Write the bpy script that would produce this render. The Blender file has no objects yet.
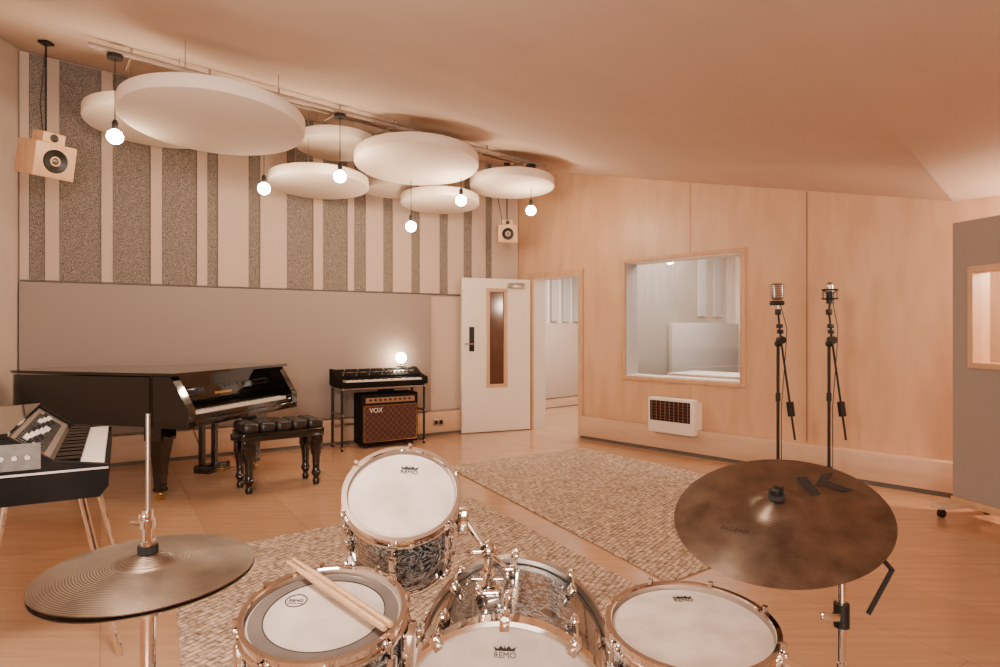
import bpy, bmesh, math, random
from mathutils import Vector, Matrix
random.seed(4)
F=640.0; H=330.0; HC=1.35
def at(u,v,d): return Vector(((u-500)/F*d, d, HC+(H-v)/F*d))
def fl(u,v,z=0.0):
    d=(HC-z)*F/(v-H); return Vector(((u-500)/F*d,d,z))
def up(u,v,z):
    d=(z-HC)*F/(H-v); return Vector(((u-500)/F*d,d,z))

# ---------------------------------------------------------------- materials
def newmat(name):
    m=bpy.data.materials.new(name); m.use_nodes=True
    nt=m.node_tree; b=nt.nodes['Principled BSDF']
    return m,nt,b
def N(nt,t,**k):
    n=nt.nodes.new(t)
    for a,v in k.items():
        if a in n.inputs.keys(): n.inputs[a].default_value=v
        else: setattr(n,a,v)
    return n
def ramp(nt,fac,stops):
    r=nt.nodes.new('ShaderNodeValToRGB')
    while len(r.color_ramp.elements)<len(stops): r.color_ramp.elements.new(0.5)
    for e,(p,c) in zip(r.color_ramp.elements,stops):
        e.position=p; e.color=(*c,1)
    nt.links.new(fac,r.inputs['Fac']); return r
def coords(nt,scale=(1,1,1),rot=(0,0,0)):
    tc=nt.nodes.new('ShaderNodeTexCoord'); mp=nt.nodes.new('ShaderNodeMapping')
    mp.inputs['Scale'].default_value=scale; mp.inputs['Rotation'].default_value=rot
    nt.links.new(tc.outputs['Object'],mp.inputs['Vector']); return mp.outputs['Vector']
def bump(nt,b,h,strength=0.2,dist=0.01):
    bp=nt.nodes.new('ShaderNodeBump'); bp.inputs['Strength'].default_value=strength
    bp.inputs['Distance'].default_value=dist
    nt.links.new(h,bp.inputs['Height']); nt.links.new(bp.outputs['Normal'],b.inputs['Normal'])
def mnoise(name,c1,c2,rough=0.6,metal=0.0,scale=(6,6,6),ns=1.0,detail=4,bs=0.0,coat=0.0,p=(0.3,0.7),dist=0.0,bd=0.01,spec=0.5):
    m,nt,b=newmat(name); v=coords(nt,scale)
    n=N(nt,'ShaderNodeTexNoise'); n.inputs['Scale'].default_value=ns; n.inputs['Detail'].default_value=detail
    n.inputs['Distortion'].default_value=dist
    nt.links.new(v,n.inputs['Vector'])
    r=ramp(nt,n.outputs['Fac'],[(p[0],c1),(p[1],c2)])
    nt.links.new(r.outputs['Color'],b.inputs['Base Color'])
    b.inputs['Roughness'].default_value=rough; b.inputs['Metallic'].default_value=metal
    b.inputs['Coat Weight'].default_value=coat; b.inputs['Specular IOR Level'].default_value=spec
    if bs: bump(nt,b,n.outputs['Fac'],bs,bd)
    return m
def emis(name,col,s):
    m,nt,b=newmat(name); b.inputs['Base Color'].default_value=(*col,1)
    b.inputs['Emission Color'].default_value=(*col,1); b.inputs['Emission Strength'].default_value=s
    return m

M_ceil=mnoise('plaster_ceiling',(0.59,0.45,0.355),(0.63,0.48,0.38),0.85,ns=0.4,spec=0.2)
M_wallL=mnoise('plaster_wall',(0.65,0.525,0.435),(0.69,0.56,0.465),0.85,ns=0.5)
M_fab=mnoise('grey_fabric',(0.29,0.225,0.185),(0.345,0.27,0.225),0.95,ns=120,detail=2,bs=0.15,spec=0.2)
M_fab2=mnoise('light_fabric',(0.50,0.375,0.29),(0.56,0.42,0.33),0.95,ns=60,detail=2,bs=0.1,spec=0.2)
M_speck=mnoise('woodwool_panel',(0.055,0.044,0.037),(0.42,0.34,0.28),0.95,ns=28,detail=4,bs=0.4,p=(0.38,0.66),spec=0.2)
M_ply=mnoise('birch_plywood',(0.54,0.31,0.17),(0.66,0.40,0.235),0.38,scale=(4,4,1.0),ns=1.4,detail=7,dist=0.5,p=(0.25,0.75))
M_plyd=mnoise('plywood_dark',(0.26,0.13,0.07),(0.31,0.16,0.09),0.5,ns=2)
M_pane=mnoise('dark_glass_pane',(0.07,0.03,0.018),(0.10,0.045,0.028),0.1,ns=0.5,spec=0.3)
M_wood=mnoise('oak_trim',(0.50,0.285,0.15),(0.60,0.355,0.20),0.45,scale=(20,20,3),ns=1.2,detail=5)
M_base=mnoise('skirting_wood',(0.54,0.345,0.22),(0.62,0.405,0.27),0.5,scale=(2,2,12),ns=1)
M_strip=mnoise('grey_strip',(0.10,0.078,0.065),(0.14,0.11,0.09),0.6)
M_white=mnoise('cream_paint',(0.74,0.64,0.54),(0.77,0.67,0.57),0.5,ns=0.6)
M_grey=mnoise('control_panel_fabric',(0.42,0.37,0.335),(0.49,0.435,0.395),0.9,ns=6)
M_disc=mnoise('felt_cloud',(0.71,0.585,0.475),(0.76,0.63,0.515),0.95,ns=40,bs=0.05,spec=0.2)
M_chrome=mnoise('chrome',(0.80,0.75,0.71),(0.86,0.81,0.77),0.06,1.0)
M_steel=mnoise('brushed_steel',(0.42,0.37,0.33),(0.5,0.44,0.4),0.3,1.0,ns=5)
M_dsteel=mnoise('dark_brushed_metal',(0.10,0.088,0.078),(0.15,0.13,0.115),0.4,0.7,ns=5)
M_black=mnoise('black_metal',(0.009,0.007,0.006),(0.016,0.013,0.012),0.45,0.0,spec=0.35)
M_blackplastic=mnoise('black_plastic',(0.006,0.005,0.0045),(0.011,0.009,0.008),0.6,spec=0.08)
M_lacq=mnoise('piano_lacquer',(0.004,0.0032,0.003),(0.006,0.005,0.0045),0.06,coat=0.4)
M_leather=mnoise('black_leather',(0.010,0.007,0.006),(0.02,0.014,0.012),0.32,ns=30,bs=0.1)
M_keyw=mnoise('ivory_keys',(0.76,0.66,0.55),(0.81,0.71,0.6),0.3)
M_gold=mnoise('brass',(0.55,0.36,0.14),(0.65,0.44,0.18),0.25,1.0)
M_red=mnoise('red_panel',(0.40,0.04,0.02),(0.48,0.055,0.025),0.4)
M_dred=mnoise('dark_red_slats',(0.12,0.02,0.012),(0.16,0.03,0.018),0.5)
M_silver=mnoise('silver_panel',(0.36,0.31,0.275),(0.44,0.38,0.34),0.32,0.8,ns=2)
M_head=mnoise('coated_drumhead',(0.56,0.455,0.375),(0.72,0.605,0.51),0.6,ns=1.6,detail=6,bs=0.02,p=(0.38,0.6))
M_headring=mnoise('muffle_ring',(0.13,0.10,0.083),(0.18,0.14,0.118),0.4,ns=2)
M_ink=mnoise('print_ink',(0.010,0.008,0.008),(0.018,0.014,0.014),0.6)
M_stick=mnoise('hickory_stick',(0.56,0.31,0.15),(0.66,0.40,0.21),0.4,scale=(60,60,8))
M_felt=mnoise('black_felt',(0.01,0.01,0.01),(0.025,0.02,0.02),0.95,ns=50)
M_cord=mnoise('cord',(0.015,0.012,0.01),(0.02,0.018,0.016),0.7)
M_grillec=mnoise('amp_grille',(0.03,0.008,0.005),(0.085,0.023,0.015),0.8,scale=(1,1,1),ns=110,detail=1)
M_bulb=emis('glowing_bulb',(1.0,0.78,0.55),210.0)
M_globe=emis('glowing_globe',(1.0,0.80,0.58),70.0)
M_track=mnoise('track_metal',(0.30,0.22,0.17),(0.36,0.27,0.21),0.5,0.2)

def mk_pearl():
    m,nt,b=newmat('black_pearl_wrap'); v=coords(nt,(1,1,1))
    n=N(nt,'ShaderNodeTexNoise'); n.inputs['Scale'].default_value=20; n.inputs['Detail'].default_value=3; n.inputs['Distortion'].default_value=3.5
    nt.links.new(v,n.inputs['Vector'])
    r=ramp(nt,n.outputs['Fac'],[(0.40,(0.012,0.012,0.013)),(0.50,(0.07,0.069,0.069)),(0.56,(0.34,0.33,0.32)),(0.62,(0.022,0.022,0.024))])
    nt.links.new(r.outputs['Color'],b.inputs['Base Color'])
    b.inputs['Roughness'].default_value=0.10; b.inputs['Coat Weight'].default_value=0.8
    return m
M_pearl=mk_pearl()
def mk_cym():
    m,nt,b=newmat('aged_bronze'); v=coords(nt,(1,1,1))
    w=N(nt,'ShaderNodeTexWave',wave_type='RINGS',rings_direction='Z'); w.inputs['Scale'].default_value=75; w.inputs['Distortion'].default_value=0.3
    nt.links.new(v,w.inputs['Vector'])
    n=N(nt,'ShaderNodeTexNoise'); n.inputs['Scale'].default_value=16; n.inputs['Detail'].default_value=8
    nt.links.new(v,n.inputs['Vector'])
    r=ramp(nt,n.outputs['Fac'],[(0.3,(0.125,0.085,0.06)),(0.72,(0.25,0.178,0.125))])
    r2=ramp(nt,w.outputs['Fac'],[(0.0,(0.84,0.84,0.84)),(1.0,(1.1,1.1,1.1))])
    mx=N(nt,'ShaderNodeMix',data_type='RGBA',blend_type='MULTIPLY'); mx.inputs[0].default_value=1.0
    nt.links.new(r.outputs['Color'],mx.inputs[6]); nt.links.new(r2.outputs['Color'],mx.inputs[7])
    nt.links.new(mx.outputs[2],b.inputs['Base Color'])
    b.inputs['Metallic'].default_value=0.9; b.inputs['Roughness'].default_value=0.33
    bump(nt,b,w.outputs['Fac'],0.35,0.001)
    return m
M_cym=mk_cym()
def mk_floor():
    m,nt,b=newmat('oak_floor'); v=coords(nt,(1,1,1),(0,0,math.radians(58)))
    br=N(nt,'ShaderNodeTexBrick'); br.inputs['Scale'].default_value=1.0
    br.inputs['Brick Width'].default_value=2.4; br.inputs['Row Height'].default_value=0.6
    br.inputs['Mortar Size'].default_value=0.0014; br.inputs['Color1'].default_value=(0.53,0.305,0.17,1)
    br.inputs['Color2'].default_value=(0.47,0.265,0.147,1); br.inputs['Mortar'].default_value=(0.25,0.13,0.07,1)
    nt.links.new(v,br.inputs['Vector'])
    v2=coords(nt,(1.2,14,1),(0,0,math.radians(58)))
    n=N(nt,'ShaderNodeTexNoise'); n.inputs['Scale'].default_value=1.5; n.inputs['Detail'].default_value=6
    nt.links.new(v2,n.inputs['Vector'])
    r=ramp(nt,n.outputs['Fac'],[(0.3,(0.86,0.85,0.84)),(0.7,(1.06,1.05,1.04))])
    mx=N(nt,'ShaderNodeMix',data_type='RGBA',blend_type='MULTIPLY'); mx.inputs[0].default_value=1.0
    nt.links.new(br.outputs['Color'],mx.inputs[6]); nt.links.new(r.outputs['Color'],mx.inputs[7])
    nt.links.new(mx.outputs[2],b.inputs['Base Color'])
    b.inputs['Roughness'].default_value=0.18
    b.inputs['Specular IOR Level'].default_value=0.7
    return m
M_floor=mk_floor()
def mk_rug(ang,name):
    m,nt,b=newmat(name); v=coords(nt,(1,1,1),(0,0,ang))
    br=N(nt,'ShaderNodeTexBrick'); br.inputs['Scale'].default_value=1.0
    br.inputs['Brick Width'].default_value=0.08; br.inputs['Row Height'].default_value=0.032
    br.inputs['Mortar Size'].default_value=0.006; br.inputs['Mortar Smooth'].default_value=1.0
    br.inputs['Color1'].default_value=(0.64,0.48,0.355,1)
    br.inputs['Color2'].default_value=(0.47,0.34,0.245,1); br.inputs['Mortar'].default_value=(0.22,0.145,0.10,1)
    nz=N(nt,'ShaderNodeTexNoise'); nz.inputs['Scale'].default_value=9; nz.inputs['Detail'].default_value=2
    nt.links.new(v,nz.inputs['Vector'])
    va=N(nt,'ShaderNodeVectorMath',operation='MULTIPLY_ADD'); va.inputs[1].default_value=(0.03,0.03,0)
    nt.links.new(nz.outputs['Color'],va.inputs[0]); nt.links.new(v,va.inputs[2]); nt.links.new(va.outputs[0],br.inputs['Vector'])
    n=N(nt,'ShaderNodeTexNoise'); n.inputs['Scale'].default_value=34; n.inputs['Detail'].default_value=5
    nt.links.new(v,n.inputs['Vector'])
    r=ramp(nt,n.outputs['Fac'],[(0.34,(0.48,0.46,0.44)),(0.62,(1.15,1.13,1.1))])
    mx=N(nt,'ShaderNodeMix',data_type='RGBA',blend_type='MULTIPLY'); mx.inputs[0].default_value=1.0
    nt.links.new(br.outputs['Color'],mx.inputs[6]); nt.links.new(r.outputs['Color'],mx.inputs[7])
    nt.links.new(mx.outputs[2],b.inputs['Base Color']); b.inputs['Roughness'].default_value=0.95
    b.inputs['Specular IOR Level'].default_value=0.1
    bump(nt,b,mx.outputs[2],0.6,0.01)
    return m
def mk_glass():
    m,nt,b=newmat('window_glass')
    out=nt.nodes['Material Output']; t=nt.nodes.new('ShaderNodeBsdfTransparent'); g=nt.nodes.new('ShaderNodeBsdfGlossy')
    g.inputs['Roughness'].default_value=0.02; mx=nt.nodes.new('ShaderNodeMixShader'); mx.inputs[0].default_value=0.1
    nt.links.new(t.outputs[0],mx.inputs[1]); nt.links.new(g.outputs[0],mx.inputs[2]); nt.links.new(mx.outputs[0],out.inputs['Surface'])
    return m
M_glass=mk_glass()

# ---------------------------------------------------------------- mesh builder
def frame(o,z,x=None):
    z=Vector(z).normalized()
    x=Vector(x) if x is not None else Vector((1,0,0))
    if abs(x.normalized().dot(z))>0.98: x=Vector((0,1,0))
    y=z.cross(x).normalized(); x=y.cross(z).normalized()
    m=Matrix((x,y,z)).transposed().to_4x4(); m.translation=Vector(o); return m
def basis(o,x,y,z=(0,0,1)):
    m=Matrix((Vector(x).normalized(),Vector(y).normalized(),Vector(z).normalized())).transposed().to_4x4(); m.translation=Vector(o); return m
T=Matrix.Translation
class B:
    def __init__(s,name): s.name=name; s.V=[]; s.Fc=[]; s.mi=[]; s.mats=[]
    def add(s,vs,fs,mat,M=None):
        if mat not in s.mats: s.mats.append(mat)
        k=s.mats.index(mat); n=len(s.V)
        s.V+= [ (M@Vector(v)) if M is not None else Vector(v) for v in vs]
        s.Fc+=[tuple(i+n for i in f) for f in fs]; s.mi+=[k]*len(fs)
    def addbm(s,bm,mat,M=None):
        bm.verts.ensure_lookup_table(); bm.verts.index_update()
        s.add([v.co.copy() for v in bm.verts],[[v.index for v in f.verts] for f in bm.faces],mat,M); bm.free()
    def box(s,c,size,mat,M=None,bev=0.0,seg=2,rot=None):
        bm=bmesh.new(); bmesh.ops.create_cube(bm,size=1.0)
        bmesh.ops.scale(bm,vec=Vector(size),verts=bm.verts)
        if bev: bmesh.ops.bevel(bm,geom=list(bm.edges),offset=bev,segments=seg,affect='EDGES',profile=0.5)
        m=T(Vector(c))
        if rot is not None: m=m@rot
        if M is not None: m=M@m
        s.addbm(bm,mat,m)
    def lathe(s,prof,mat,M=None,seg=48):
        vs=[];fs=[];rows=[]
        for r,z in prof:
            if r<1e-6: rows.append([len(vs)]); vs.append((0,0,z))
            else:
                rows.append(list(range(len(vs),len(vs)+seg)))
                for i in range(seg):
                    a=2*math.pi*i/seg; vs.append((r*math.cos(a),r*math.sin(a),z))
        for a,b in zip(rows[:-1],rows[1:]):
            for i in range(seg):
                j=(i+1)%seg
                if len(a)==1 and len(b)==1: continue
                if len(a)==1: fs.append((a[0],b[j],b[i]))
                elif len(b)==1: fs.append((a[i],a[j],b[0]))
                else: fs.append((a[i],a[j],b[j],b[i]))
        s.add(vs,fs,mat,M)
    def cyl(s,p1,p2,r1,mat,r2=None,M=None,seg=20):
        p1=Vector(p1);p2=Vector(p2); r2=r1 if r2 is None else r2
        L=(p2-p1).length; m=frame(p1,p2-p1)
        if M is not None: m=M@m
        s.lathe([(0,0),(r1,0),(r2,L),(0,L)],mat,m,seg)
    def sph(s,c,r,mat,M=None,sc=(1,1,1),seg=24):
        pr=[(r*math.sin(math.pi*i/12)*1.0,-r*math.cos(math.pi*i/12)) for i in range(13)]
        pr[0]=(0,-r);pr[-1]=(0,r)
        m=T(Vector(c))@Matrix.Diagonal((*sc,1))
        if M is not None: m=M@m
        s.lathe(pr,mat,m,seg)
    def tube(s,pts,r,mat,M=None,seg=10):
        for a,b in zip(pts[:-1],pts[1:]): s.cyl(a,b,r,mat,M=M,seg=seg)
        for p in pts[1:-1]: s.sph(p,r,mat,M=M,seg=seg)
    def torus(s,c,R,r,mat,M=None,seg=48,sec=10):
        m=T(Vector(c)); m=M@m if M is not None else m
        pr=[(R+r*math.cos(2*math.pi*i/sec),r*math.sin(2*math.pi*i/sec)) for i in range(sec+1)]
        s.lathe(pr,mat,m,seg)
    def prism(s,poly,z0,z1,mat,M=None):
        n=len(poly); vs=[(x,y,z0) for x,y in poly]+[(x,y,z1) for x,y in poly]
        fs=[tuple(reversed(range(n))),tuple(range(n,2*n))]+[(i,(i+1)%n,(i+1)%n+n,i+n) for i in range(n)]
        s.add(vs,fs,mat,M)
    def text(s,txt,size,mat,M,ext=0.0004):
        cu=bpy.data.curves.new('t','FONT'); cu.body=txt; cu.size=size; cu.extrude=ext; cu.align_x='CENTER'; cu.align_y='CENTER'
        o=bpy.data.objects.new('t',cu); bpy.context.scene.collection.objects.link(o)
        bpy.context.view_layer.update()
        me=bpy.data.meshes.new_from_object(o.evaluated_get(bpy.context.evaluated_depsgraph_get()))
        s.add([v.co.copy() for v in me.vertices],[tuple(p.vertices) for p in me.polygons],mat,M)
        bpy.data.objects.remove(o); bpy.data.meshes.remove(me)
    def done(s,M=None,ang=35):
        if M is None:
            xs=[v.x for v in s.V]; ys=[v.y for v in s.V]; zs=[v.z for v in s.V]
            c=Vector(((min(xs)+max(xs))/2,(min(ys)+max(ys))/2,min(zs))); M=T(c)
            vs=[v-c for v in s.V]
        elif M=='L':
            M=s.M; inv=M.inverted(); vs=[inv@v for v in s.V]
        else: vs=s.V
        me=bpy.data.meshes.new(s.name); me.from_pydata([tuple(v) for v in vs],[],s.Fc)
        for m in s.mats: me.materials.append(m)
        me.polygons.foreach_set('material_index',s.mi); me.update()
        bm=bmesh.new(); bm.from_mesh(me); bmesh.ops.recalc_face_normals(bm,faces=bm.faces); bm.to_mesh(me); bm.free()
        me.polygons.foreach_set('use_smooth',[True]*len(me.polygons))
        me.set_sharp_from_angle(angle=math.radians(ang))
        o=bpy.data.objects.new(s.name,me); o.matrix_world=M
        bpy.context.scene.collection.objects.link(o); return o

# ---------------------------------------------------------------- room layout
BW0=Vector((-0.53,8.47,0)); E1=Vector((3.41,2.16,0)).normalized(); E2=Vector((-E1.y,E1.x,0))
WW0=Vector((1.05,8.07,0)); WD=Vector((2.63,-2.83,0)).normalized(); WN=Vector((-WD.y,WD.x,0)) # outward
def isect(p,d,q,e):
    det=d.x*(-e.y)+e.x*d.y
    r=q-p; t=(r.x*(-e.y)+e.x*r.y)/det
    return p+d*t
C=isect(BW0,E1,WW0,WD)
def linehit(p,d,u):
    k=(u-500)/F
    t=(k*p.y-p.x)/(d.x-k*d.y); return p+d*t
L=linehit(BW0,E1,19)
PA=-0.1766; PB=0.155; ZB=2.40
def zA(x,y): return 3.59+PA*(x-0.231)+PB*(y-8.95)
def zc(x,y): return max(zA(x,y),ZB)
LD=Vector((0.40,-0.92,0)).normalized()
L2=L+LD*4.3
L3=Vector((L2.x,-2.6,0)); R2=WW0+WD*5.35; R3=Vector((R2.x,-2.6,0))
foot=[L,C,R2,R3,L3,L2]

def sof(u): return (linehit(WW0,WD,u)-C).dot(WD)
WM=basis(C,WD,WN)      # wood wall local: x along, y outward, z up
def wtop(s):
    p=C+WD*s; return zc(p.x,p.y)

b=B('floor'); b.prism([(-6,-2.8),(8.2,-2.8),(8.2,14.5),(-6,14.5)],-0.1,0,M_floor); b.done(Matrix())
# ceiling
bm=bmesh.new(); vs=[bm.verts.new((p.x,p.y,0)) for p in foot]; bm.faces.new(vs)
g=list(bm.verts)+list(bm.edges)+list(bm.faces)
k=3.59-PA*0.231-PB*8.95-ZB
nrm=Vector((PA,PB,0)); co=nrm*(-k/nrm.dot(nrm))
bmesh.ops.bisect_plane(bm,geom=g,plane_co=co,plane_no=nrm.normalized())
for v in bm.verts: v.co.z=zc(v.co.x,v.co.y)
r=bmesh.ops.extrude_face_region(bm,geom=list(bm.faces))
for e in r['geom']:
    if isinstance(e,bmesh.types.BMVert): e.co.z+=0.15
b=B('ceiling'); b.addbm(bm,M_ceil); b.done(Matrix(),ang=1)

def quadwall(name,p,q,mat,out,th=0.15,top=None):
    b=B(name); o=out*th
    za=zc(p.x,p.y) if top is None else top; zb_=zc(q.x,q.y) if top is None else top
    vs=[(p.x,p.y,0),(q.x,q.y,0),(q.x,q.y,zb_),(p.x,p.y,za)]
    vs+=[(x+o.x,y+o.y,z) for x,y,z in vs]
    b.add(vs,[(0,1,2,3),(7,6,5,4),(0,4,5,1),(1,5,6,2),(2,6,7,3),(3,7,4,0)],mat); return b
b=quadwall('wall_back',L,C,M_fab2,E2); b.done(Matrix())
b=quadwall('wall_left',L,L2,M_wallL,Vector((LD.y,-LD.x,0))); b.done(Matrix())
b=quadwall('wall_left',L2,L3,M_wallL,Vector((-1,0,0)),top=3.1); b.done(Matrix())
b=quadwall('wall_rear',L3,R3,M_wallL,Vector((0,-1,0)),top=2.6); b.done(Matrix())
b=quadwall('wall_right',R2,R3,M_ply,Vector((1,0,0)),top=ZB); b.done(Matrix())

BM=basis(L,E1,E2)
def sb(u): return (linehit(BW0,E1,u)-L).dot(E1)
LEN=(C-L).length
ZP=1.81
def btop(s):
    p=L+E1*s; return zc(p.x,p.y)
b=B('acoustic_panel_wall')
def vpan(b,s0,s1,z0,y,mat,gap=0.0):
    vs=[(s0,0,z0),(s1,0,z0),(s1,0,btop(s1)-gap),(s0,0,btop(s0)-gap)]
    vs+=[(x,y,z) for x,_,z in vs]
    b.add(vs,[(0,1,2,3),(7,6,5,4),(0,4,5,1),(1,5,6,2),(2,6,7,3),(3,7,4,0)],mat,BM)
dark=[(30,45),(60,101),(113,150),(162,196),(207,217),(248,259),(286,312),(322,346),(353,364),(382,391),(410,418),(438,446),(462,470),(484,490)]
prev=20
for (a,c) in dark:
    vpan(b,sb(prev)+0.004,sb(a)-0.004,ZP+0.01,-0.05,M_fab2,0.02)
    vpan(b,sb(a),sb(c),ZP+0.01,-0.03,M_speck,0.02); prev=c
vpan(b,sb(prev)+0.004,LEN-0.01,ZP+0.01,-0.05,M_fab2,0.02)
b.box((LEN/2-0.01,-0.03,ZP),(LEN-0.04,0.055,0.012),M_strip,BM)
s1=sb(429)
b.box((s1/2,-0.035,(0.31+ZP)/2),(s1-0.01,0.07,ZP-0.33),M_fab,BM,bev=0.006)
b.box(((s1+LEN)/2,-0.012,(0.31+ZP)/2),(LEN-s1-0.02,0.024,ZP-0.33),M_fab2,BM)
b.done()
b=B('baseboard_back'); b.box((LEN/2,-0.045,0.17),(LEN-0.02,0.09,0.26),M_base,BM,bev=0.004); b.box((LEN/2,-0.04,0.02),(LEN-0.02,0.08,0.04),M_strip,BM); b.done()
b=B('wall_socket'); b.box((sb(435),-0.096,0.17),(0.15,0.012,0.09),M_steel,BM,bev=0.003)
for dx in(-0.035,0.035): b.box((sb(435)+dx,-0.104,0.17),(0.045,0.006,0.05),M_black,BM)
b.done()

DL,DR=sof(533),sof(580); DT=2.06
WL,WR=sof(625),sof(742); WB,WT=0.80,2.155
SE=(R2-C).length
crp=isect(WW0,WD,co,Vector((-PB,PA,0))); SC=(crp-C).dot(WD)
TH=0.22
b=B('wall_wood')
def wp(s0,s1,z0,z1=None):
    a=wtop(s0) if z1 is None else z1; c=wtop(s1) if z1 is None else z1
    vs=[(s0,0,z0),(s1,0,z0),(s1,0,c),(s0,0,a)]; vs+=[(x,TH,z) for x,_,z in vs]
    b.add(vs,[(0,1,2,3),(7,6,5,4),(0,4,5,1),(1,5,6,2),(2,6,7,3),(3,7,4,0)],M_ply,WM)
wp(0,DL,0); wp(DL,DR,DT); wp(DR,WL,0); wp(WL,WR,0,WB); wp(WL,WR,WT); wp(WR,SC,0); wp(SC,SE,0)
b.done(Matrix())
b=B('trim_1')
for u in (690,807,):
    s=sof(u); z0=WT+0.03 if u==690 else 0.28
    b.box((s,-0.003,(z0+wtop(s))/2),(0.012,0.008,wtop(s)-z0-0.02),M_plyd if u==807 else M_wood,WM)
b.box((sof(690),-0.003,(0.28+WB-0.05)/2),(0.01,0.008,WB-0.35),M_wood,WM)
b.done()
b=B('baseboard_wood')
for a,c in((DR+0.09,SE-0.02),):
    b.box(((a+c)/2,-0.06,0.16),(c-a,0.12,0.24),M_base,WM,bev=0.004)
    b.box(((a+c)/2,-0.05,0.02),(c-a,0.10,0.04),M_strip,WM)
b.done()
b=B('window_1')
w=0.045
for (cx,cz,sx,sz) in [((WL+WR)/2,WT+w/2-0.01,WR-WL+2*w,w),((WL+WR)/2,WB-w/2+0.01,WR-WL+2*w,w),(WL-w/2+0.01,(WB+WT)/2,w,WT-WB),(WR+w/2-0.01,(WB+WT)/2,w,WT-WB)]:
    b.box((cx,-0.008,cz),(sx,0.04,sz),M_wood,WM,bev=0.003)
for (cx,cz,sx,sz,mt) in [((WL+WR)/2,WT-0.012,WR-WL,0.02,M_white),((WL+WR)/2,WB+0.012,WR-WL,0.02,M_white),(WL+0.012,(WB+WT)/2,0.02,WT-WB,M_grey),(WR-0.012,(WB+WT)/2,0.02,WT-WB,M_wood)]:
    b.box((cx,TH/2,cz),(sx,TH,sz),mt,WM)
b.box(((WL+WR)/2,0.12,(WB+WT)/2),(WR-WL-0.04,0.01,WT-WB-0.04),M_glass,WM)
b.done()
b=B('door_frame')
w=0.07
b.box((DL-w/2+0.01,-0.0,DT/2),(w,0.05,DT),M_wood,WM); b.box((DR+w/2-0.01,0,DT/2),(w,0.05,DT),M_wood,WM)
b.box(((DL+DR)/2,0,DT+w/2-0.01),(DR-DL+2*w,0.05,w),M_wood,WM)
b.box((DL+0.012,TH/2,DT/2),(0.024,TH,DT),M_white,WM); b.box((DR-0.012,TH/2,DT/2),(0.024,TH,DT),M_white,WM)
b.box(((DL+DR)/2,TH/2,DT-0.012),(DR-DL,TH,0.024),M_white,WM)
b.done()
hp=C+WD*(DL-0.02)-WN*0.05; ep=Vector((-0.50,8.33,0)); dd=(ep-hp); DW=dd.length; dx=dd.normalized(); dn=Vector((-dx.y,dx.x,0))
DM=basis(hp+Vector((0,0,0.01)),dx,dn)
b=B('door_1')
a0=0.37*DW;a1=0.63*DW;z0=0.60;z1=1.87
sgn=1 if dn.y<0 else -1
for cx,cz,sx,sz in [(a0/2,1.01,a0,2.02),((a1+DW)/2,1.01,DW-a1,2.02),((a0+a1)/2,z0/2,a1-a0,z0),((a0+a1)/2,(z1+2.02)/2,a1-a0,2.02-z1)]:
    b.box((cx,0,cz),(sx,0.05,sz),M_white,DM)
for cx,cz,sx,sz in [(a0,(z0+z1)/2,0.045,z1-z0),(a1,(z0+z1)/2,0.045,z1-z0),((a0+a1)/2,z0,a1-a0+.045,0.045),((a0+a1)/2,z1,a1-a0+.045,0.045)]:
    b.box((cx,0,cz),(sx,0.065,sz),M_wood,DM)
b.box(((a0+a1)/2,0,(z0+z1)/2),(a1-a0,0.01,z1-z0),M_pane,DM)
b.box((DW-0.13,sgn*0.03,1.22),(0.07,0.012,0.32),M_black,DM,bev=0.003)
b.tube([(DW-0.13,sgn*0.03,1.16),(DW-0.13,sgn*0.07,1.16),(DW-0.02,sgn*0.07,1.16)],0.01,M_steel,DM)
b.box((0.22,sgn*0.05,1.93),(0.24,0.05,0.07),M_steel,DM,bev=0.005)
b.box((DW/2,sgn*0.028,0.12),(DW-0.06,0.004,0.2),M_white,DM)
b.done()

def shell(name,s0,s1,y0,y1,zt,mw,backmat):
    b=B(name)
    b.box(((s0+s1)/2,y1+0.05,zt/2),(s1-s0,0.1,zt),backmat,WM)
    b.box((s0-0.05,(y0+y1)/2,zt/2),(0.1,y1-y0,zt),mw,WM); b.box((s1+0.05,(y0+y1)/2,zt/2),(0.1,y1-y0,zt),mw,WM)
    b.box(((s0+s1)/2,(y0+y1)/2,zt+0.05),(s1-s0+.2,y1-y0,0.1),mw,WM)
    return b
SM=DR+0.25
b=shell('wall_control_room',SM+0.1,WR+2.4,TH+0.001,3.4,2.9,M_white,M_white)
S0=SM+0.1
x=S0+0.1
while x<WR+2.2:
    ww=random.choice([0.14,0.25]); b.box((x+ww/2,3.39,2.05),(ww,0.03,1.3),M_grey,WM); x+=ww+random.choice([0.22,0.3])
b.box(((SM+WR)/2+1,3.36,0.70),(4,0.06,1.3),M_grey,WM)
for y in (2.35,2.8): b.box((S0+0.012,y,2.1),(0.02,0.22,1.1),M_grey,WM)
b.box((S0+0.04,2.4,0.75),(0.07,1.9,1.4),M_grey,WM,bev=0.01)
b.done(Matrix())
CS=DL-1.5
b=shell('wall_corridor',CS,SM,TH+0.001,3.1,2.7,M_white,M_white)
y=0.4
while y<2.9:
    ww=random.choice([0.12,0.18]); b.box((CS+0.03,y+ww/2,2.05),(0.05,ww,1.1),M_grey,WM); y+=ww+0.12
b.box((CS+0.03,1.66,0.82),(0.05,2.8,1.3),M_fab2,WM,bev=0.005); b.box((CS+0.04,1.66,0.08),(0.07,2.86,0.14),M_base,WM)
x=CS+0.2
while x<SM-0.1:
    ww=random.choice([0.1,0.16]); b.box((x+ww/2,3.06,1.95),(ww,0.06,1.3),M_speck,WM); x+=ww+random.choice([0.08,0.14])
b.done(Matrix())
b=B('studio_desk')
b.box((WL+0.75,1.25,0.78),(1.5,0.7,0.04),M_white,WM,bev=0.005)
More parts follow.
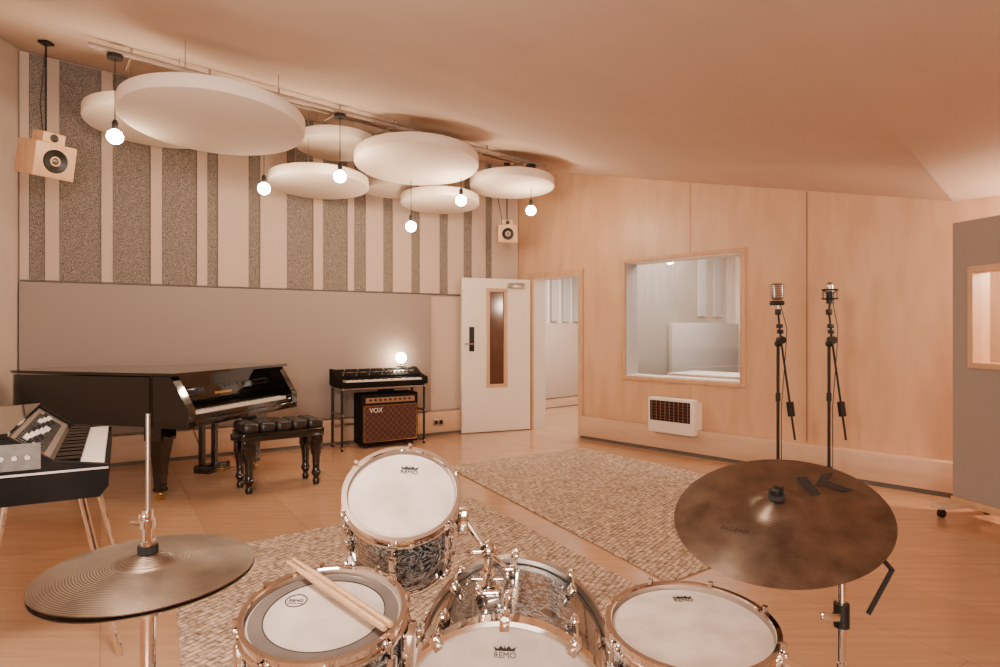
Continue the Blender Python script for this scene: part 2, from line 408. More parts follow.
for dx_ in(0.05,1.45): b.box((WL+dx_,1.25,0.38),(0.05,0.6,0.76),M_wood,WM)
b.done()

b=B('wall_heater')
h0,h1=sof(659),sof(704)
b.box(((h0+h1)/2,-0.17,0.42),(h1-h0,0.1,0.38),M_white,WM,bev=0.012)
b.box(((h0+h1)/2,-0.08,0.42),(h1-h0-0.05,0.16,0.30),M_white,WM)
g0,g1=h0+0.03,h1-0.035
b.box(((g0+g1)/2,-0.219,0.47),(g1-g0,0.006,0.22),M_black,WM)
for i in range(6): b.box(((g0+g1)/2,-0.224,0.385+i*0.033),(g1-g0,0.006,0.006),M_dred,WM)
for i in range(9): b.box((g0+(i+.5)*(g1-g0)/9,-0.226,0.47),(0.004,0.006,0.21),M_plyd,WM)
b.done()

def rug(name,pts,ang):
    b=B(name); mt=mk_rug(ang,'jute_weave_'+str(int(abs(ang)*100)))
    P=[Vector(p) for p in pts]
    b.prism([(p[0],p[1]) for p in P],0.001,0.010,mt)
    n=len(P)
    for i in range(n):
        a=P[i];c=P[(i+1)%n]; b.cyl((a[0],a[1],0.006),(c[0],c[1],0.006),0.0055,mt,seg=8)
    b.done(Matrix())
D=Vector((0.475,-0.88,0)).normalized()
fr=Vector((-0.22,5.1,0)); flc=Vector((-1.93,3.78,0))
rug('woven_rug',[fr,fr+D*4.6,flc+D*4.6,flc],math.radians(-62))
rug('woven_rug',[(-0.52,6.3),(0.95,7.28),(2.75,4.75),(0.90,3.42)],math.radians(-55))

# ---------------------------------------------------------------- clouds, track, pendants
def cloud(u,v,z,Dm,tx=0,ty=0.06,th=0.10):
    c=up(u,v,z); b=B('ceiling_cloud_panel'); R=Dm/2
    nz=Vector((tx,ty,1)).normalized(); m=frame(c,nz)
    b.lathe([(0,0),(R-0.016,0),(R-0.005,0.004),(R,0.016),(R,th-0.014),(R-0.003,th-0.004),(R-0.012,th),(0,th)],M_disc,m,80)
    for a in (0.5,2.6,4.7):
        p=m@Vector((R*.7*math.cos(a),R*.7*math.sin(a),th)); zt=zc(p.x,p.y)
        b.cyl(p,(p.x,p.y,zt),0.0025,M_steel,seg=6)
    b.done()
cloud(215,126,2.84,1.26,ty=0.08); cloud(155,128,3.13,1.10); cloud(337,149,3.2,0.82)
cloud(319,187,2.82,1.0); cloud(417,166,2.97,1.22,ty=0.1); cloud(440,205,2.78,0.89); cloud(390,192,2.95,0.6); cloud(512,188,2.96,0.96)
RA=Vector((-2.9,4.78,0)); RDr=Vector((3.3,2.5,0)).normalized()
b=B('lighting_track')
a=RA-RDr*0.15; e=RA+RDr*4.3
za=zc(a.x,a.y)-0.06; ze=zc(e.x,e.y)-0.06
b.cyl((a.x,a.y,za),(e.x,e.y,ze),0.02,M_track)
off=Vector((-0.25,0.35,0))
b.cyl((a.x+off.x+.6,a.y+off.y+.4,zc(a.x+off.x+.6,a.y+off.y+.4)-0.05),(e.x+off.x,e.y+off.y,zc(e.x+off.x,e.y+off.y)-0.05),0.012,M_track)
for i in range(8):
    p=a.lerp(e,(i+0.5)/8); z=za+(ze-za)*(i+.5)/8
    b.cyl((p.x,p.y,z),(p.x,p.y,zc(p.x,p.y)-0.002),0.008,M_track,seg=8); b.cyl((p.x,p.y,z),(p.x+off.x*.9,p.y+off.y*.9,z+0.02),0.008,M_track,seg=8)
b.done()
def pendant(p,z):
    b=B('pendant_bulb_light'); zt=zc(p.x,p.y)-0.085
    b.cyl((p.x,p.y,zt-0.03),(p.x,p.y,zt),0.055,M_black)
    b.cyl((p.x,p.y,z+0.08),(p.x,p.y,zt-0.02),0.004,M_cord,seg=8)
    b.lathe([(0,0.12),(0.012,0.12),(0.021,0.10),(0.021,0.045),(0,0.045)],M_black,T(Vector((p.x,p.y,z))),20)
    b.lathe([(0.018,0.05),(0.024,0.042),(0.045,0.028),(0.056,0.0),(0.052,-0.028),(0.036,-0.048),(0.015,-0.058),(0,-0.059)],M_bulb,T(Vector((p.x,p.y,z))),24)
    b.done()
for u,v in((115,136),(340,176),(461,200),(531,210)):
    p=linehit(RA,RDr,u); pendant(p,HC+(H-v)/F*p.y)
for u,v,d in((264,188,5.9),(411,226,6.75)):
    p=at(u,v,d); pendant(p,p.z)

def speaker(u,v,d,s,fdir):
    c=at(u,v,d); fd=Vector(fdir).normalized(); xx=Vector((-fd.y,fd.x,0)).normalized()
    m=basis(c,xx,-fd,xx.cross(-fd).normalized())
    b=B('wall_speaker')
    b.box((0,0,0),(s,s*0.85,s*0.88),M_wood,m,bev=s*0.02)
    fy=-s*0.425
    mm=m@frame((0,fy-0.001,0),(0,-1,0))
    b.lathe([(0,-0.01),(s*0.10,-0.008),(s*0.13,0.0),(s*0.26,0.006),(s*0.285,0.012),(s*0.30,0.004),(s*0.30,0)],M_black,mm,36)
    b.lathe([(0,0.012),(s*0.06,0.008),(s*0.09,0)],M_dsteel,mm,24)
    b.box((0,0,s*0.58),(s*0.55,s*0.5,s*0.27),M_wood,m,bev=s*0.02)
    mm=m@frame((0,-s*0.25-0.001,s*0.58),(0,-1,0))
    b.lathe([(0,0.012),(s*0.06,0.006),(s*0.10,0.004),(s*0.10,0)],M_black,mm,24)
    zt=zc(c.x,c.y)-0.01
    b.cyl((c.x,c.y,c.z+s*0.7),(c.x,c.y,zt),0.007,M_black)
    b.box((c.x,c.y,zt-0.01),(0.08,0.08,0.02),M_black)
    q=c+Vector((-0.12,0.1,0)); b.tube([(c.x-.05,c.y+.05,c.z+s*.4),(q.x,q.y,c.z+.5),(c.x,c.y,zt-.03)],0.004,M_cord)
    b.done()
speaker(46,160,5.2,0.31,(0.93,-0.45,-0.22)); speaker(507,234,8.25,0.25,(0.1,-1,-0.12))

# ---------------------------------------------------------------- grand piano
kd=Vector((0.25,0.97,0)).normalized(); td=Vector((-kd.y,kd.x,0))
PM=basis(Vector((-2.38,4.85,0)),kd,td)
def smoothpoly(pts,it=2):
    for _ in range(it):
        q=[]
        for i in range(len(pts)-1):
            a=pts[i];c=pts[i+1]; q+= [(a[0]*.75+c[0]*.25,a[1]*.75+c[1]*.25),(a[0]*.25+c[0]*.75,a[1]*.25+c[1]*.75)]
        pts=[pts[0]]+q+[pts[-1]]
    return pts
PLN=1.80
curve=smoothpoly([(0,1.35),(0,PLN-0.05),(0.2,PLN),(0.5,PLN),(0.72,PLN-0.12),(0.82,PLN-0.4),(0.98,1.05),(1.3,0.92),(1.46,0.72),(1.48,0.5)])
b=B('grand_piano')
body=[(0,0.30)]+curve+[(1.48,0.30)]
b.prism(body,0.60,0.985,M_lacq,PM)
lid=[(-0.015,0.10)]+[(x+(0.012 if x>0.7 else -0.012),y+0.012) for x,y in curve]+[(1.495,0.10)]
b.prism(lid,0.995,1.018,M_lacq,PM)
b.box((0.74,0.14,0.625),(1.48,0.32,0.055),M_lacq,PM,bev=0.006)
b.box((0.74,0.0,0.665),(1.34,0.03,0.06),M_lacq,PM,bev=0.004)
for x0 in(0,1.40):
    prof=[(-0.02,0.595),(0.34,0.595),(0.34,0.99),(0.14,0.99),(0.10,0.93),(0.02,0.80),(-0.02,0.74)]
    vs=[(x0,y,z) for y,z in prof]+[(x0+0.08,y,z) for y,z in prof]; n=len(prof)
    b.add(vs,[tuple(range(n)),tuple(reversed(range(n,2*n)))]+[(i,i+n,(i+1)%n+n,(i+1)%n) for i in range(n)],M_lacq,PM)
b.box((0.74,0.255,0.80),(1.32,0.02,0.16),M_lacq,PM,bev=0.004)
b.box((0.74,0.29,0.93),(1.32,0.05,0.11),M_lacq,PM)
b.box((0.74,0.243,0.81),(0.22,0.003,0.02),M_gold,PM)
kw=1.23/52
for i in range(52):
    x=0.125+kw*(i+.5); b.box((x,0.10,0.70),(kw-0.0014,0.155,0.03),M_keyw,PM)
    if i%7 in(0,1,3,4,5) and i<51: b.box((x+kw/2,0.135,0.722),(0.012,0.095,0.02),M_lacq,PM,bev=0.002,seg=1)
b.box((0.74,0.18,0.72),(1.24,0.004,0.01),M_red,PM)
for (x,y) in((0.14,0.36),(1.34,0.36),(0.42,1.48)):
    b.prism([(x-.08,y-.08),(x+.08,y-.08),(x+.08,y+.08),(x-.08,y+.08)],0.48,0.60,M_lacq,PM)
    m=PM@T(Vector((x,y,0)))@Matrix.Rotation(math.pi/4,4,'Z')
    b.lathe([(0,0.07),(0.05,0.07),(0.056,0.09),(0.046,0.11),(0.06,0.3),(0.095,0.48),(0.10,0.50)],M_lacq,m,4)
    b.cyl((x,y,0.045),(x,y,0.08),0.018,M_gold,M=PM); b.cyl((x-.02,y,0.026),(x+.02,y,0.026),0.025,M_gold,M=PM)
for x in(0.66,0.82): b.box((x,0.40,0.38),(0.04,0.04,0.46),M_lacq,PM)
b.box((0.74,0.36,0.14),(0.28,0.16,0.07),M_lacq,PM,bev=0.01)
for x in(0.68,0.74,0.80): b.box((x,0.24,0.13),(0.025,0.14,0.012),M_gold,PM,bev=0.004)
b.cyl((0.74,0.43,0.18),(0.74,0.62,0.60),0.008,M_gold,M=PM)
b.done()

bx=Vector((0.80,0.60,0)).normalized(); by=Vector((-bx.y,bx.x,0)); QM=basis(Vector((-1.92,5.55,0)),bx,by)
b=B('piano_bench')
b.box((0,0,0.465),(0.68,0.36,0.07),M_lacq,QM,bev=0.006)
for i in range(5):
    for j in range(3):
        b.box((-0.272+0.136*i,-0.115+0.115*j,0.535),(0.14,0.119,0.09),M_leather,QM,bev=0.036,seg=3)
for i in range(4):
    for j in range(2): b.sph((-0.204+0.136*i,-0.058+0.115*j,0.553),0.013,M_leather,QM,seg=10)
for sx in(-1,1):
    for sy in(-1,1):
        m=QM@T(Vector((sx*0.285,sy*0.13,0)))
        b.lathe([(0,0),(0.026,0),(0.032,0.03),(0.022,0.06),(0.042,0.10),(0.028,0.14),(0.034,0.24),(0.044,0.28),(0.044,0.40)],M_lacq,m,16)
        b.box((sx*0.285,sy*0.13,0.38),(0.09,0.09,0.14),M_lacq,QM,bev=0.005)
    b.cyl((sx*0.33,0,0.46),(sx*0.39,0,0.46),0.03,M_black,M=QM)
b.done()

# ---------------------------------------------------------------- synth, amp, lamp
SMx=basis(fl(377,447)+Vector((0,0.12,0)),E1,E2)
b=B('keyboard_stand')
for sx in(-0.5,0.5):
    for sy in(-0.17,0.17): b.cyl((sx,sy,0),(sx,sy,0.69),0.014,M_black,M=SMx)
    for z in(0.04,0.40,0.69): b.cyl((sx,-0.2,z),(sx,0.2,z),0.012,M_steel,M=SMx)
for sy in(-0.17,0.17): b.cyl((-0.5,sy,0.69),(0.5,sy,0.69),0.012,M_steel,M=SMx)
b.cyl((-0.5,0.17,0.25),(0.5,0.17,0.25),0.012,M_steel,M=SMx)
b.box((0,0,0.703),(1.02,0.36,0.015),M_blackplastic,SMx)
b.done()
def extr(b,prof,x0,x1,mat,M):
    n=len(prof); vs=[(x0,y,z) for y,z in prof]+[(x1,y,z) for y,z in prof]
    b.add(vs,[tuple(range(n)),tuple(reversed(range(n,2*n)))]+[(i,i+n,(i+1)%n+n,(i+1)%n) for i in range(n)],mat,M)
b=B('synthesizer')
X=0.53
for xa,xb in((-X,-X+0.025),(X-0.025,X)): extr(b,[(-0.21,0.716),(0.19,0.716),(0.19,0.90),(0.10,0.90),(-0.04,0.83),(-0.21,0.80)],xa,xb,M_blackplastic,SMx)
extr(b,[(-0.205,0.716),(0.185,0.716),(0.185,0.892),(0.10,0.892),(-0.04,0.822),(-0.04,0.765),(-0.205,0.765)],-X+0.025,X-0.025,M_blackplastic,SMx)
kk=0.92/36
for i in range(36):
    x=-0.46+kk*(i+.5); b.box((x,-0.125,0.775),(kk-.002,0.14,0.02),M_keyw,SMx)
    if i%7 in(0,1,3,4,5): b.box((x+kk/2,-0.10,0.79),(0.013,0.09,0.018),M_blackplastic,SMx)
for i in range(18):
    for j in range(3):
        y=-0.02+0.05*j; z=0.832+0.025*j
        b.cyl((-0.44+0.052*i,y,z-0.01),(-0.44+0.052*i,y-0.006,z+0.014),0.008,M_silver if (i+j)%3==0 else M_black,M=SMx,seg=10)
b.box((0,0.03,0.8605),(0.9,0.012,0.004),M_silver,SMx,rot=Matrix.Rotation(0.46,4,'X'))
b.done()
b=B('globe_lamp'); g=SMx@Vector((0.34,0.14,0))
b.lathe([(0,0.901),(0.05,0.901),(0.05,0.915),(0.02,0.93),(0.02,0.955),(0,0.955)],M_black,T(Vector((g.x,g.y,0))),24)
b.sph((g.x,g.y,1.01),0.065,M_globe); b.done()
AM=basis(SMx@Vector((0.08,-0.02,0)),E1,E2)
b=B('guitar_amplifier')
b.box((0,0,0.33),(0.70,0.27,0.58),M_blackplastic,AM,bev=0.018,seg=3)
b.box((0,-0.137,0.28),(0.64,0.008,0.40),M_grillec,AM)
for i in range(-9,10):
    x0=i*0.07
    for sg in(-1,1):
        xa,xb=x0-0.2*sg,x0+0.2*sg; za_,zb2=0.08,0.48
        def clip(xa,za_,xb,zb2):
            t0,t1=0,1
            dxx=xb-xa
            for lim,s in((-0.32,1),(0.32,-1)):
                fa=s*(xa-lim); fb=s*(xb-lim)
                if fa<0 and fb<0: return None
                if fa<0: t0=max(t0,fa/(fa-fb))
                elif fb<0: t1=min(t1,fa/(fa-fb))
            if t0>=t1: return None
            return (xa+dxx*t0,za_+(zb2-za_)*t0,xa+dxx*t1,za_+(zb2-za_)*t1)
        r_=clip(xa,za_,xb,zb2)
        if r_: b.cyl((r_[0],-0.142,r_[1]),(r_[2],-0.142,r_[3]),0.001,M_plyd,M=AM,seg=6)
for cx,cz,sx,sz in((0,0.485,0.65,0.006),(0,0.075,0.65,0.006),(-0.325,0.28,0.006,0.41),(0.325,0.28,0.006,0.41)): b.box((cx,-0.141,cz),(sx,0.01,sz),M_gold,AM)
b.text('VOX',0.075,M_keyw,AM@frame((-0.18,-0.147,0.43),(0,-1,0),(1,0,0)),0.003)
b.box((0,-0.12,0.545),(0.60,0.05,0.06),M_plyd,AM)
for i in range(9): b.cyl((-0.25+0.06*i,-0.14,0.55),(-0.25+0.06*i,-0.165,0.55),0.012,M_black,M=AM,seg=12)
b.tube([(-0.1,0,0.62),(-0.09,0,0.645),(0.09,0,0.645),(0.1,0,0.62)],0.01,M_black,AM)
for sx in(-.28,.28):
    for sy in(-.09,.09): b.cyl((sx,sy,0.0),(sx,sy,0.05),0.02,M_black,M=AM)
b.done()

# ---------------------------------------------------------------- combo organ (left)
ok=Vector((-0.51,0.86,0)).normalized(); oy=Vector((-ok.y,ok.x,0)); OM=basis(Vector((-1.56,2.55,0)),ok,oy)
b=B('combo_organ')
LO=1.15
extr(b,[(0.0,0.73),(0.03,0.69),(0.50,0.69),(0.50,0.80),(0.0,0.80)],0,LO,M_blackplastic,OM)
extr(b,[(0.19,0.80),(0.50,0.80),(0.50,0.935),(0.33,0.945),(0.20,0.845)],0.025,LO-0.025,M_silver,OM)
extr(b,[(0.32,0.947),(0.51,0.937),(0.51,0.953),(0.32,0.965)],-0.005,LO+0.005,M_lacq,OM)
for x0 in(0,LO-0.025):
    extr(b,[(0.185,0.80),(0.505,0.80),(0.505,0.94),(0.32,0.95),(0.185,0.85)],x0,x0+0.025,M_blackplastic,OM)
    extr(b,[(0.0,0.80),(0.185,0.80),(0.185,0.845),(0.0,0.815)],x0,x0+0.035,M_blackplastic,OM)
b.box((-0.002,0.345,0.872),(0.003,0.25,0.10),M_dsteel,OM)
for i in range(5): b.cyl((-0.003,0.26+0.04*i,0.87),(-0.012,0.26+0.04*i,0.87),0.009,M_silver,M=OM,seg=12)
extr(b,[(0.0,0.80),(0.51,0.80),(0.51,0.808),(0.0,0.808)],-0.004,-0.001,M_steel,OM)
def sl(t,h=0.004):
    return (0.20+0.13*t-0.6*h, 0.845+0.10*t+0.8*h)
def slab(x0,x1,t0,t1,h,mat):
    a=sl(t0,0);c=sl(t1,0);d=sl(t1,h);e=sl(t0,h); extr(b,[a,c,d,e],x0,x1,mat,OM)
slab(0.03,0.075,0.05,0.45,0.006,M_red)
for i in range(18):
    x=0.10+0.05*i
    slab(x,x+0.014,0.15,0.85,0.004,M_black); slab(x,x+0.018,0.35+0.3*((i*7)%5)/5,0.5+0.3*((i*7)%5)/5,0.018,M_black if i%2 else M_keyw)
kk=(LO-0.08)/36
for i in range(36):
    x=0.04+kk*(i+.5); b.box((x,0.10,0.815),(kk-.004,0.17,0.022),M_keyw,OM,bev=0.002,seg=1)
    if i%7 in(0,1,3,4,5): b.box((x+kk/2,0.14,0.832),(0.013,0.09,0.02),M_lacq,OM,bev=0.002,seg=1)
for x0,sx in((0.12,1),(LO-0.12,-1)):
    for y0,y1 in((0.10,-0.04),(0.42,0.53)):
        b.tube([(x0,y0,0.70),(x0-0.02*sx,y1*.93+y0*.07,0.05),(x0-0.02*sx,y1,0.0)],0.014,M_chrome,OM)
b.done()

# ---------------------------------------------------------------- drums
def hoop(b,R,z,up_,mat,M):
    s=1 if up_ else -1
    b.lathe([(R+0.004,z-s*0.016),(R+0.016,z-s*0.016),(R+0.016,z-s*0.010),(R+0.009,z-s*0.008),(R+0.009,z+s*0.008),(R+0.014,z+s*0.010),(R+0.014,z+s*0.014),(R+0.003,z+s*0.014),(R+0.001,z+s*0.010),(R+0.004,z+s*0.004),(R+0.004,z-s*0.016)],mat,M,72)
def crown(b,M,s):
    pts=[(-1,0.0),(-1.15,0.75),(-0.7,0.35),(-0.42,0.9),(-0.1,0.4),(0,1.05),(0.1,0.4),(0.42,0.9),(0.7,0.35),(1.15,0.75),(1,0.0)]
    b.prism([(x*s,y*s*0.6) for x,y in pts],0,0.0006,M_ink,M)
    b.text('REMO',s*0.85,M_ink,M@T(Vector((0,-0.45*s,0.0003))),0.0003)
def drumbody(b,R,depth,n,M,ring=False,markpos=None,shellmat=None,ph=0.2,msize=0.02):
    sm=shellmat or M_pearl
    b.lathe([(R-0.004,-0.004),(R,-0.006),(R,-depth+0.006),(R-0.004,-depth+0.004)],sm,M,72)
    b.lathe([(0,0.0),(R-0.012,0.0),(R-0.002,-0.001),(R+0.005,-0.01)],M_head,M,72)
    b.lathe([(0,-depth),(R-0.012,-depth),(R+0.005,-depth+0.01)],M_head,M,72)
    if ring:
        b.lathe([(R*0.78,0.0006),(R*0.78,0.0014),(R*0.965,0.0014),(R*0.965,0.0006)],M_headring,M,72)
        b.lathe([(R*0.775,0.0006),(R*0.775,0.0018),(R*0.79,0.0018),(R*0.79,0.0006)],M_ink,M,72)
    hoop(b,R,0,True,M_chrome,M); hoop(b,R,-depth,False,M_chrome,M)
    for i in range(n):
        a=ph+2*math.pi*i/n; m=M@Matrix.Rotation(a,4,'Z')
        b.box((R+0.016,0,-0.004),(0.016,0.022,0.014),M_chrome,m,bev=0.003)
        b.box((R+0.016,0,-depth+0.004),(0.016,0.022,0.014),M_chrome,m,bev=0.003)
        b.cyl((R+0.016,0,0.016),(R+0.016,0,-depth-0.014),0.0032,M_chrome,M=m,seg=8)
        b.cyl((R+0.016,0,0.006),(R+0.016,0,0.020),0.006,M_chrome,M=m,seg=8)
        if depth>0.2:
            for zz in(-0.075,-depth+0.075):
                b.box((R+0.012,0,zz),(0.024,0.022,0.06),M_chrome,m,bev=0.007)
        else: b.box((R+0.012,0,-depth/2),(0.024,0.022,0.07),M_chrome,m,bev=0.007)
    if markpos: crown(b,M@T(Vector((markpos[0],markpos[1],0.0016))),msize)

FZ=0.011
def tripod(b,c,ztop,zc_,R,mat,r=0.011,ph=0.3):
    b.cyl((c[0],c[1],0.06),(c[0],c[1],ztop),r,mat)
    b.cyl((c[0],c[1],zc_-0.02),(c[0],c[1],zc_+0.03),r*1.9,mat)
    for i in range(3):
        a=ph+i*2*math.pi/3; e=(c[0]+R*math.cos(a),c[1]+R*math.sin(a),FZ+0.015)
        b.cyl((c[0],c[1],zc_),e,0.008,mat,seg=8); mid=(c[0]+R*.5*math.cos(a),c[1]+R*.5*math.sin(a),zc_*0.5+0.012)
        b.cyl((c[0],c[1],0.08),mid,0.006,mat,seg=8); b.sph(e,0.0145,M_black,seg=10)

sc=at(325,614,1.36); sM=frame(sc,(0.02,-0.17,1))
SR=0.160
b=B('snare_drum'); drumbody(b,SR,0.14,8,sM,ring=True,ph=0.3)
b.lathe([(0.0215,0.0008),(0.0215,0.0014),(0.024,0.0014),(0.024,0.0008)],M_ink,sM@T(Vector((-0.075,0.045,0))),32)
b.text('REMO',0.012,M_ink,sM@T(Vector((-0.075,0.045,0.001))))
b.text('WEATHER KING',0.0045,M_ink,sM@T(Vector((-0.075,0.035,0.001))))
b.box((SR+0.018,0.0,-0.07),(0.03,0.05,0.09),M_chrome,sM,bev=0.005)
b.done()
b=B('snare_stand'); lowc=sM@Vector((0,0,-0.17))
tripod(b,(lowc.x,lowc.y),lowc.z-0.04,0.33,0.24,M_chrome)
for i in range(3):
    a=0.9+i*2*math.pi/3; r_=0.193
    e=sM@Vector((r_*math.cos(a),r_*math.sin(a),-0.168)); e2=sM@Vector((r_*math.cos(a),r_*math.sin(a),-0.115))
    b.tube([(lowc.x,lowc.y,lowc.z-0.05),tuple(e),tuple(e2)],0.006,M_chrome)
b.done()
def stick(p0,p1):
    b=B('drumstick'); d=(p1-p0); Ls=d.length; m=frame(p0,d)
    b.lathe([(0,0),(0.006,0.001),(0.0073,0.005),(0.0073,Ls*0.72),(0.0045,Ls*0.94),(0.003,Ls*0.965),(0.0048,Ls*0.98),(0.004,Ls*0.995),(0,Ls)],M_stick,m,16); b.done()
def onh(x,y,h): return sM@Vector((x,y,h))
stick(onh(0.142,-0.078,0.0225),onh(-0.135,0.168,0.0225)); stick(onh(0.153,-0.067,0.0225),onh(-0.124,0.179,0.0225))

tc_=at(402,494,1.68); tM=frame(tc_,(0.10,-0.60,0.80))
TR=0.140
b=B('rack_tom'); drumbody(b,TR,0.22,6,tM,markpos=(0.01,0.083),ph=0.5,msize=0.021); b.done()
KR=0.275; kc=Vector((0.012,1.56,0.355)); kax=Vector((0.08,1,0)).normalized()
kM=frame(kc,-kax,(1,0,0))
b=B('bass_drum')
KD=0.44
b.lathe([(KR-0.004,-0.03),(KR,-0.03),(KR,-KD+0.03),(KR-0.004,-KD+0.03)],M_pearl,kM,96)
b.lathe([(0,0),(KR-0.02,0),(KR-0.006,-0.002),(KR+0.004,-0.014)],M_head,kM,96); b.lathe([(0,-KD),(KR-0.02,-KD),(KR+0.004,-KD+0.014)],M_head,kM,96)
for zz in(0.014,-KD-0.014):
    s=-1 if zz>0 else 1
    b.lathe([(KR+0.004,zz),(KR+0.016,zz),(KR+0.016,zz+s*0.042),(KR+0.004,zz+s*0.042),(KR+0.004,zz)],M_chrome if zz>0 else M_steel,kM,96)
for i in range(10):
    a=math.pi/10+i*2*math.pi/10; m=kM@Matrix.Rotation(a,4,'Z')
    for zz,s in((0.014,-1),(-KD-0.014,1)):
        b.box((KR+0.022,0,zz+s*0.018),(0.012,0.024,0.05),M_chrome,m,bev=0.004)
        b.box((KR+0.008,0,zz-s*0.004),(0.03,0.024,0.008),M_chrome,m,bev=0.002)
        b.cyl((KR+0.026,0,zz-s*0.002),(KR+0.026,0,zz+s*0.15),0.0038,M_chrome,M=m,seg=8)
        b.cyl((KR+0.026,0,zz-s*0.012),(KR+0.026,0,zz),0.007,M_chrome,M=m,seg=8)
        b.box((KR+0.016,0,zz+s*0.135),(0.03,0.02,0.05),M_chrome,m,bev=0.006)
yv=(kM.to_3x3().inverted()@Vector((0,0,1))).normalized(); xv=yv.cross(Vector((0,0,1)))
lm=basis(yv*(KR-0.062)+Vector((0,0,0.001)),xv,yv,(0,0,1)); crown(b,kM@lm,0.024)
for sx in(-1,1):
    b.tube([kc+kax*0.32+Vector((sx*0.26,0,-0.05)),kc+kax*0.34+Vector((sx*0.33,0,-0.1)),Vector((kc.x+sx*0.40,kc.y+0.48,FZ+0.01))],0.008,M_chrome)
for sx in(-.12,.12): b.box((kc.x+sx,kc.y+0.02,0.055),(0.03,0.03,0.085),M_black)
topz=kc.z+KR
mp=kc+kax*0.20+Vector((-0.06,0,0)); mp.z=topz-0.01
b.box(tuple(mp+Vector((0,0,0.012))),(0.07,0.08,0.03),M_chrome,bev=0.006)
b.cyl(mp,mp+Vector((0,0,0.13)),0.0125,M_chrome)
b.cyl(mp+Vector((0,0,0.03)),mp+Vector((0,0,0.07)),0.022,M_chrome)
b.cyl(mp+Vector((-0.045,-0.01,0.05)),mp+Vector((0.04,-0.01,0.05)),0.006,M_chrome)
b.box(tuple(mp+Vector((0.052,-0.01,0.05))),(0.012,0.008,0.036),M_chrome,bev=0.003)
k2=mp+Vector((0,0,0.125)); b.sph(k2,0.024,M_chrome)
tm=tM@Vector((TR+0.006,0.02,-0.125))
b.tube([k2,k2+Vector((-0.02,0.0,0.02)),tm+Vector((0.03,0,0)),tm],0.0095,M_chrome)
b.box(tuple(tm+Vector((0.022,0,0))),(0.03,0.05,0.07),M_chrome,bev=0.006)
b.box(tuple(k2+Vector((-0.035,-0.02,0.0))),(0.04,0.008,0.014),M_chrome,bev=0.003)
b.tube([k2+Vector((0,-.01,0)),k2+Vector((0.05,-.05,-.03))],0.006,M_chrome); b.box(tuple(k2+Vector((0.055,-.055,-.033))),(0.036,0.012,0.012),M_chrome,bev=0.004)
b.done()
fc=at(691,628,1.32); fM=frame(fc,(-0.02,-0.10,1)); FR=0.160
b=B('floor_tom'); drumbody(b,FR,0.36,8,fM,markpos=(0.015,0.115),ph=0.25,msize=0.019)
for i in range(3):
    a=0.6+i*2*math.pi/3; R_=FR+0.023
    p=fM@Vector((R_*math.cos(a),R_*math.sin(a),-0.12)); q=fM@Vector((R_*math.cos(a),R_*math.sin(a),-0.42))
    b.tube([p,q,Vector((q.x+0.03*math.cos(a),q.y+0.03*math.sin(a),FZ+0.015))],0.0055,M_chrome); b.sph((q.x+0.03*math.cos(a),q.y+0.03*math.sin(a),FZ+0.015),0.0145,M_black,seg=10)
    pc=fM@Vector(((R_-.008)*math.cos(a),(R_-.008)*math.sin(a),-0.2)); b.box(tuple(pc),(0.035,0.035,0.05),M_chrome,bev=0.006)
b.done()

def cymprof(R,bell,bh,rise,th=0.0018):
    top=[(0.006,bh+rise)]
    for i in range(1,7):
        t=i/6; top.append((bell*t,rise+bh*math.cos(t*math.pi/2)**0.9))
    for i in range(1,11):
        t=i/10; r=bell+(R-bell)*t; top.append((r,rise*(1-t**1.25)))
    bot=[(r,z-th) for r,z in reversed(top)]
    return top+bot
hc_=at(148,569,1.08)
b=B('hi_hat')
m=T(Vector((hc_.x,hc_.y,hc_.z)))@Matrix.Rotation(math.radians(2),4,'X')
R_=0.168
b.lathe(cymprof(R_,0.045,0.016,0.014),M_cym,m,96)
b.lathe([(r,-z-0.010) for r,z in cymprof(R_,0.045,0.014,0.014)],M_cym,m@Matrix.Rotation(math.radians(-1.2),4,'Y'),96)
x,y=hc_.x,hc_.y
b.cyl((x,y,0.1),(x,y,at(144,414,hc_.y).z),0.0035,M_steel)
z=hc_.z
b.cyl((x,y,z+0.028),(x,y,z+0.04),0.016,M_felt); b.cyl((x,y,z+0.04),(x,y,z+0.048),0.013,M_chrome); b.cyl((x,y,z+0.048),(x,y,z+0.10),0.0085,M_chrome)
b.cyl((x,y,z+0.07),(x,y,z+0.084),0.012,M_chrome); b.cyl((x-0.03,y,z+0.077),(x+0.005,y,z+0.077),0.004,M_chrome); b.box((x+0.0,y-0.014,z+0.092),(0.012,0.014,0.012),M_chrome,bev=0.003)
b.cyl((x,y,z-0.075),(x,y,z-0.04),0.022,M_chrome)
b.cyl((x,y,0.30),(x,y,z-0.07),0.0125,M_chrome); b.cyl((x,y,z-0.34),(x,y,z-0.29),0.02,M_chrome)
tripod(b,(x,y),0.5,0.36,0.27,M_chrome,r=0.016,ph=0.8)
b.box((x+0.05,y-0.16,0.035),(0.09,0.28,0.02),M_chrome,bev=0.006)
b.M=T(Vector((x,y,hc_.z))); b.done('L')
rc=at(778,511,1.53); rn=Vector((-0.21,-0.32,0.92)).normalized()
rM=frame(rc,rn,(1,0,0))@T(Vector((0,0,-0.012)))
RR=0.243
b=B('ride_cymbal_on_stand'); b.M=rM
b.lathe(cymprof(RR,0.065,0.022,0.026),M_cym,rM,128)
b.lathe([(0,0.049),(0.017,0.049),(0.019,0.053),(0.017,0.061),(0,0.061)],M_felt,rM,24)
b.lathe([(0,0.061),(0.012,0.061),(0.012,0.075),(0.008,0.079),(0,0.080)],M_black,rM,20)
b.box((0,0,0.072),(0.034,0.007,0.012),M_black,rM,bev=0.002)
